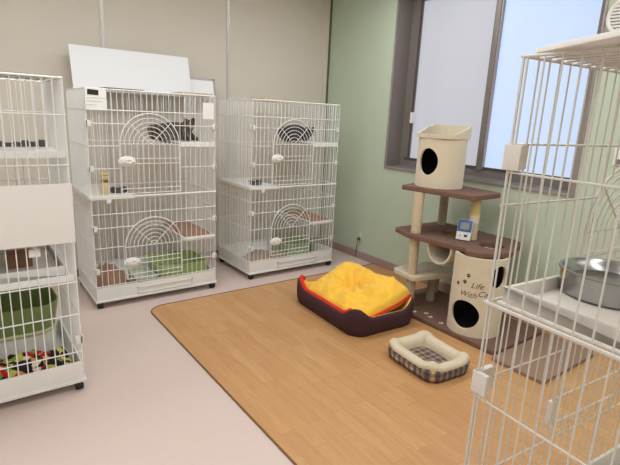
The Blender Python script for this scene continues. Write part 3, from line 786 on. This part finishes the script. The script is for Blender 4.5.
# lower tunnel drum
TC = (-.512, 1.79); TR = .178
drum = hollow_cyl('drum', TC, TR - .018, TR, ZB, .588, 'plush_cream', ((math.radians(189), .185, .100, .100), (math.radians(-103), .468, .066, .078)))
tb(MB().lathe([(TR - .0185, ZB + .002), (TR - .0185, .586)], (TC[0], TC[1], 0), 48, caps=False), 'hidden', 'plush_inner_shade') if False else None
tb(MB().lathe([(.001, ZB), (TR - .0185, ZB), (TR - .0185, ZB + .008), (.001, ZB + .008)], (TC[0], TC[1], 0), 40, caps=False), 'drum_floor', 'plush_inner_shade', drum)
def drum_map(th0, zc, sx=1.0):
    def f(x, y, h):
        th = th0 + x / TR
        return (TC[0] + (TR + h) * math.cos(th), TC[1] + (TR + h) * math.sin(th), zc + y)
    return f
def px_ray(u, v): return (fw * F_PX + rt * (u - 310) - up * (v - 232.5)).normalized()
def drum_hit(u, v):
    d = px_ray(u, v); o = CAM
    ox, oy = o.x - TC[0], o.y - TC[1]
    a = d.x ** 2 + d.y ** 2; b = 2 * (ox * d.x + oy * d.y); c = ox * ox + oy * oy - TR * TR
    t = (-b - math.sqrt(max(0, b * b - 4 * a * c))) / (2 * a); P = o + d * t
    return math.atan2(P.y - TC[1], P.x - TC[0]), P.z
for (pu, pv, s_, a) in ((458.3, 283, .021, .3), (465, 282, .023, .1), (468.6, 276, .023, -.2)):
    th, z = drum_hit(pu, pv)
    tb(paw_shapes(None, s_ * .72, a, drum_map(th, z)), 'paw_print', 'ink', drum)
def text_mesh(s, size):
    cu = bpy.data.curves.new('t', 'FONT'); cu.body = s; cu.size = size; cu.shear = .35; cu.extrude = .0; cu.offset = -.0004; cu.resolution_u = 3
    ob = bpy.data.objects.new('t', cu); COL.objects.link(ob)
    me = evaluated(ob); vs = [tuple(v.co) for v in me.vertices]; fs = [tuple(q.vertices) for q in me.polygons]
    bpy.data.objects.remove(ob); bpy.data.curves.remove(cu); bpy.data.meshes.remove(me)
    return vs, fs
for (s_, pu, pv, size) in (('Life', 470.5, 287.5, .056), ('With', 459.5, 294, .056), ('Cat', 477, 296.5, .056)):
    th, z = drum_hit(pu, pv); vs, fs = text_mesh(s_, size)
    f = drum_map(th, z)
    tb(MB().add([f(x, y, .0016) for x, y, _ in vs], fs), 'lettering', 'ink', drum)
# posts
def post(x, y, z0, z1, r=.037, m='sisal'):
    mb = MB(); prof = []
    k = int((z1 - z0) / .012)
    for i in range(k + 1):
        z = z0 + (z1 - z0) * i / k; prof.append((r + (.0012 if i % 2 else 0), z))
    return tb(mb.lathe(prof, (x, y, 0), 20), 'post', m, smooth=60)
post(-.60, 2.315, ZB, .264); post(-.60, 2.315, .3, .588); post(-.60, 2.315, .622, .93)
post(-.36, 2.30, ZB, .264, .034, 'sisal_shaded')
post(-.165, 2.42, ZB, .588, .034, 'sisal_shaded'); post(-.165, 2.42, .622, .93, .034, 'sisal_shaded')
rp = post(-.37, 1.985, .622, .93, .034)
tb(MB().lathe([(.0365, .79), (.0365, .90)], (-.37, 1.985, 0), 20, caps=False), 'post_wrap', 'tag_yellow', rp)
tb(MB().lathe([(.0375, .745), (.0375, .80)], (-.37, 1.985, 0), 20, caps=False), 'post_wrap', 'tag_pink', rp)
# platforms
tb(MB().prism(round_poly([(-.635, 2.49), (-.675, 2.235), (-.30, 2.15), (-.22, 2.19), (-.22, 2.49)], .05), .264, .30), 'low_platform', 'plush_cream', bevel=.008)
P2 = [(-.615, 2.52), (-.685, 2.31), (-.63, 1.83)]
cc = (-.445, 1.83); 
for k in range(9):
    t = math.radians(185 + 130 * k / 8); P2.append((cc[0] + .248 * math.cos(t), cc[1] + .20 * math.sin(t)))
P2 += [(-.14, 1.72), (-.07, 1.80), (-.07, 2.52)]
P2 = round_poly(P2, .03, 3)
def holed_plate(poly, z0, z1, holes, name, m):
    o = tb(MB().prism(poly, z0, z1), name, m, bevel=.006)
    cut = MB()
    for (cx, cy, ra, rb) in holes:
        cut.prism([(cx + ra * math.cos(2 * PI * k / 28), cy + rb * math.sin(2 * PI * k / 28)) for k in range(28)], z0 - .05, z1 + .05)
    co = cut.build('cutter', 'ink')
    md = o.modifiers.new('b', 'BOOLEAN'); md.operation = 'DIFFERENCE'; md.solver = 'EXACT'; md.object = co
    bpy.context.view_layer.update(); nm = evaluated(o); nm.name = name; o.modifiers.clear(); o.data = nm
    nm.materials.clear(); nm.materials.append(M[m]); nm.set_sharp_from_angle(angle=math.radians(40))
    me2 = co.data; bpy.data.objects.remove(co); bpy.data.meshes.remove(me2)
    return o
holed_plate(P2, .588, .622, [(-.345, 2.185, .085, .075), (-.40, 1.80, .09, .085)], 'middle_platform', 'plush_brown')
tb(MB().prism(round_poly([(-.638, 2.47), (-.548, 1.885), (-.21, 1.895), (-.18, 1.95), (-.14, 2.50), (-.45, 2.52)], .025), .930, .965), 'top_platform', 'plush_brown', bevel=.006)
# hanging tunnel: half pipe sheet under the middle platform
def half_pipe(u, v):
    pass
hp = MB(); n = 24; cy_, rr_, zt_ = 2.06, .108, .588
pts_o, pts_i = [], []
for k in range(n + 1):
    a = PI + PI * k / n
    pts_o.append((cy_ + rr_ * math.cos(a), zt_ - .015 + rr_ * 1.15 * math.sin(a)))
    pts_i.append((cy_ + (rr_ - .012) * math.cos(a), zt_ - .015 + (rr_ - .012) * 1.15 * math.sin(a)))
pts_o = [(cy_ - rr_, zt_)] + pts_o + [(cy_ + rr_, zt_)]; pts_i = [(cy_ - rr_ + .012, zt_)] + pts_i + [(cy_ + rr_ - .012, zt_)]
xa, xb = -.635, -.20; N = len(pts_o)
vs = [(xa, *q) for q in pts_o] + [(xa, *q) for q in pts_i] + [(xb, *q) for q in pts_o] + [(xb, *q) for q in pts_i]
fs = []
for i in range(N - 1):
    fs += [(i, i + 1, N + i + 1, N + i), (2 * N + i, 3 * N + i, 3 * N + i + 1, 2 * N + i + 1), (i, 2 * N + i, 2 * N + i + 1, i + 1), (N + i, N + i + 1, 3 * N + i + 1, 3 * N + i)]
fs += [(0, N, 3 * N, 2 * N), (N - 1, 3 * N - 1, 4 * N - 1, 2 * N - 1)]
tb(hp.add(vs, fs), 'hanging_tunnel', 'plush_cream', smooth=50)
# bucket bed on top
BC = (-.385, 2.325); BR = .178
bk = hollow_cyl('bucket', BC, BR - .018, BR, .965, 1.335, 'plush_cream', ((math.radians(186), 1.155, .078, .098),))
tb(MB().lathe([(.001, .965), (BR - .0185, .965), (BR - .0185, .972), (.001, .972)], (BC[0], BC[1], 0), 40, caps=False), 'bucket_floor', 'plush_inner_shade', bk)
tb(MB().lathe([(.001, 1.318), (BR - .010, 1.318), (BR - .010, 1.332), (.001, 1.332)], (BC[0], BC[1], 0), 40, caps=False), 'bucket_lid', 'plush_inner_shade', bk)
def rim_fn(u, v):
    a = 2 * PI * u
    # superellipse outline: a rounded square scoop, low towards the room
    n_ = 2.5; cx_, sx_ = math.cos(a), math.sin(a)
    ex = abs(cx_) ** (2 / n_) * (1 if cx_ >= 0 else -1); ey = abs(sx_) ** (2 / n_) * (1 if sx_ >= 0 else -1)
    prof = [(1.0, 0.0), (1.04, .004), (1.06, .022), (1.07, 1.0), (.99, 1.0), (.95, .03), (.90, .015)]
    k = v * (len(prof) - 1); i = min(int(k), len(prof) - 2); f = k - i
    pr = prof[i][0] * (1 - f) + prof[i + 1][0] * f; pz = prof[i][1] * (1 - f) + prof[i + 1][1] * f
    back = .5 + .5 * math.tanh(4.0 * (ex * .62 + ey * .72 + .12)) if True else 0
    back = max(0, min(1, (ex + .5) / .95))
    hgt = .030 + .066 * back
    x = BC[0] + .172 * pr * ex; y = BC[1] + .172 * pr * ey
    return (x, y, 1.325 + (pz * hgt if pz <= 1 else pz))
tb(MB().grid(rim_fn, 64, 25, closed_u=True), 'bucket_rim', 'plush_cream', smooth=60)
# thermometer leaning on the right post
tho = thing('digital_thermometer', 'small white and blue digital thermometer standing on the cat tree middle platform', 'thermometer', (-.475, 1.985, .6275), 0)
RT = Matrix.Rotation(-PI / 2 + .42, 4, 'Z') @ Matrix.Rotation(-.28, 4, 'X') @ Matrix.Scale(1.14, 4)
def th_(x0, x1, y0, y1, z0, z1): return MB().box(x0, x1, y0, y1, z0, z1, RT)
th_(-.044, .044, -.009, .009, 0, .128).build('case', 'plastic_white', tho, bevel=.004)
th_(-.042, .042, -.0115, -.0085, .052, .126).build('bezel', 'blue', tho, bevel=.001)
th_(-.027, .027, -.0125, -.0112, .066, .110).build('screen', 'lcd', tho)
th_(.004, .024, -.0105, -.0085, .020, .034).build('button', 'black', tho)
th_(-.028, -.012, -.0105, -.0085, .022, .032).build('button', 'vent_grey', tho)

# ------------------------------------------------------------------ pet beds
def perimeter(a, b, r, n):
    P = rrect(a, b, r, 12); P.append(P[0]); L = [0]
    for i in range(1, len(P)): L.append(L[-1] + math.dist(P[i], P[i - 1]))
    out = []
    for k in range(n):
        s = L[-1] * k / n; i = max(j for j in range(len(L)) if L[j] <= s + 1e-9); i = min(i, len(P) - 2)
        f = (s - L[i]) / max(1e-9, L[i + 1] - L[i]); x = P[i][0] * (1 - f) + P[i + 1][0] * f; y = P[i][1] * (1 - f) + P[i + 1][1] * f
        out.append((x, y))
    return out
def make_bed(name, label, loc, rotz, a, b, r, prof_out, prof_in, hfun, m_out, m_in, piping=None, N=120):
    """profiles: (inset metres, height fraction); rim height from hfun(x, y)"""
    t = thing(name, label, 'pet bed', loc, rotz)
    per = perimeter(a, b, r, N)
    def nrm(i):
        x0, y0 = per[i - 1]; x1, y1 = per[(i + 1) % N]; d = Vector((x1 - x0, y1 - y0)).normalized(); return Vector((d.y, -d.x))
    def surf(prof):
        mb = MB(); vs = []; fs = []
        for (ins, hf) in prof:
            for i, (x, y) in enumerate(per):
                nn = nrm(i); h = hfun(x / a, y / b)
                wob = .004 * noise.noise(Vector((x * 18, y * 18, hf * 3)))
                vs.append((x - nn.x * (ins + wob), y - nn.y * (ins + wob), hf * h))
        for k in range(len(prof) - 1): fs += [(k * N + i, k * N + (i + 1) % N, (k + 1) * N + (i + 1) % N, (k + 1) * N + i) for i in range(N)]
        return mb, vs, fs
    mb, vs, fs = surf(prof_out); fs = [tuple(range(N - 1, -1, -1))] + fs
    mb.add(vs, fs).build('outer_wall', m_out, t, smooth=80)
    mb, vs, fs = surf(prof_in); k = len(prof_in) - 1
    fs += [tuple(k * N + i for i in range(N))]
    mb.add(vs, fs).build('lining', m_in, t, smooth=80)
    if piping:
        ins = piping[0]; MB().tube([(x - nrm(i).x * ins, y - nrm(i).y * ins, hfun(x / a, y / b) - .002) for i, (x, y) in enumerate(per) if x / a < -.70 and y / b > -.80], piping[1], 8).build('piping', piping[2], t)
    return t
BL = (-1.02, 2.505, .0045); BA, BB = .288, .405
def hbig(x, y):
    c = min(1, max(0, (abs(x) - .45) / .5)) * min(1, max(0, (abs(y) - .55) / .4))
    c = c * c * (3 - 2 * c)
    lo = .132
    return lo + .075 * c
make_bed('pet_bed', 'large maroon pet bed with red trim and yellow lining', BL, -.06, BA, BB, .11,
         [(.035, 0), (.008, .02), (-.004, .25), (-.012, .6), (-.008, .9), (.004, 1.0), (.012, 1.0)],
         [(.012, 1.0), (.022, .98), (.045, .8), (.06, .4), (.065, .18)], hbig, 'maroon', 'yellow', (.022, .017, 'red'))
# cushion
cu = thing('bed_cushion', 'puffy yellow cushion with red edge lying in the maroon pet bed', 'cushion', BL, -.06)
CA, CB = .258, .372
tufts = [(0.05, .05), (-.62, .5), (.62, .55), (-.55, -.5), (.55, -.5), (0, .95), (.98, 0), (0.05, -.98), (-.98, .05)]
BUL = [(.55, .62, .30, .042), (.66, .0, .28, .030), (.52, -.60, .30, .046), (-.05, .66, .26, .030), (-.02, -.60, .28, .034), (-.55, .30, .28, .030), (-.55, -.32, .28, .028)]
def cush(u, v, side):
    x, y = u * 2 - 1, v * 2 - 1
    # square to rounded square
    k_ = .95 + .05 * max(-1, min(1, x * 2)); X = CA * x * (1 - .06 * y * y) * k_; Y = CB * y * (1 - .06 * x * x) * (k_ * .6 + .4)
    lift = .5 + .5 * x
    mid_ = .092 + .088 * lift ** 1.1 + .03 * (abs(y) ** 3) * lift - .020 * (1 - lift) * (abs(y) ** 2)
    e = max(0, (1 - abs(x) ** 3.5)) * max(0, (1 - abs(y) ** 3.5))
    th_ = (.070 + .052 * lift + .018 * lift * abs(y)) * e ** .30
    if side > 0:
        d = 0
        for (tx, ty) in tufts:
            q = ((x - tx) * 1.0) ** 2 + ((y - ty) * 1.35) ** 2
            dd = .105 if (tx, ty) == tufts[0] else .030
            d += dd * math.exp(-math.sqrt(q) / (.26 if dd > .05 else .15))
        bulge = 0
        for (bx, by, bs, bh) in BUL: bulge += bh * math.exp(-(((x - bx) / bs) ** 2 + ((y - by) / (bs * .8)) ** 2))
        ang = math.atan2((y - .05) * 1.3, x - .05); rad = math.hypot(x - .05, (y - .05) * 1.3)
        wr_ = .020 * math.sin(ang * 11 + 2 * noise.noise(Vector((x * 2, y * 2, 0)))) * math.exp(-((rad - .35) / .35) ** 2)
        wr_ += 0.022 * noise.noise(Vector((x * 2.6, y * 3.4, 1.5))) + .014 * noise.noise(Vector((x * 6, y * 8, 4))) + .007 * noise.noise(Vector((x * 13, y * 17, 9)))
        return (X, Y, mid_ + th_ * 1.1 - (d - wr_ - bulge) * min(1, e * 2))
    return (X, Y, mid_ - th_ * .5)
c_ = MB().grid(lambda u, v: cush(u, v, 1), 70, 90); c_.grid(lambda u, v: cush(u, v, -1), 70, 90)
c_.build('cushion_body', 'yellow', cu, smooth=80)
edge = [cush(k / 40, 0, 1) for k in range(40)] + [cush(1, k / 60, 1) for k in range(60)] + [cush(1 - k / 40, 1, 1) for k in range(40)] + [cush(0, 1 - k / 60, 1) for k in range(60)]
MB().tube(edge, .011, 6, closed=True).build('cushion_piping', 'red', cu)

SL = (-1.15, 1.66, .0045); SA, SB = .172, .21
def hsm(x, y):
    c = min(1, max(0, (abs(x) - .4) / .45)) * min(1, max(0, (abs(y) - .45) / .4)); c = c * c * (3 - 2 * c)
    return .095 + .022 * c
sb = make_bed('pet_bed', 'small plaid pet bed with cream fleece rim in front of the cat tree', SL, -.10, SA, SB, .085,
         [(.022, 0), (.004, .04), (-.004, .3), (-.006, .6), (.0, .72)],
         [(.0, .72), (-.001, .84), (.008, .95), (.026, 1.02), (.048, 1.0), (.066, .86), (.076, .6), (.078, .3)], hsm, 'plaid', 'fleece')
def pad(u, v):
    x, y = u * 2 - 1, v * 2 - 1
    e = max(0, 1 - abs(x) ** 4) * max(0, 1 - abs(y) ** 4)
    return (x * .092 * (1 - .08 * y * y), y * .128 * (1 - .08 * x * x), .030 + .030 * e ** .5 - .008 * math.exp(-(x * x + y * y) / .1))
MB().grid(pad, 30, 36).build('inner_pad', 'plaid', sb, smooth=80)

# ------------------------------------------------------------------ light
def area(name, loc, sx, sy, power, color=(1, 1, 1), rot=(0, 0, 0)):
    l = bpy.data.lights.new(name, 'AREA'); l.shape = 'RECTANGLE'; l.size = sx; l.size_y = sy; l.energy = power; l.color = color
    o = bpy.data.objects.new(name, l); COL.objects.link(o); o.location = loc; o.rotation_euler = rot; return o
for (x, y) in ((-4.6, -1.2), (-2.6, -1.2), (-.9, -1.2), (-4.6, .8), (-2.6, .8), (-.9, .8), (-4.6, 2.8), (-2.6, 2.8), (-.9, 2.8)):
    area('ceiling_lamp', (x, y, ZC - .03), 1.2, .45, 16.0, (.955, .985, .985))
wd = bpy.data.worlds.new('world'); scene.world = wd; wd.use_nodes = True
wd.node_tree.nodes['Background'].inputs['Color'].default_value = (.75, .85, 1, 1); wd.node_tree.nodes['Background'].inputs['Strength'].default_value = .5
scene.view_settings.view_transform = 'Standard'; scene.view_settings.look = 'None'
scene.view_settings.gamma = 1.0; scene.view_settings.use_curve_mapping = False
scene.view_settings.exposure = 0.0
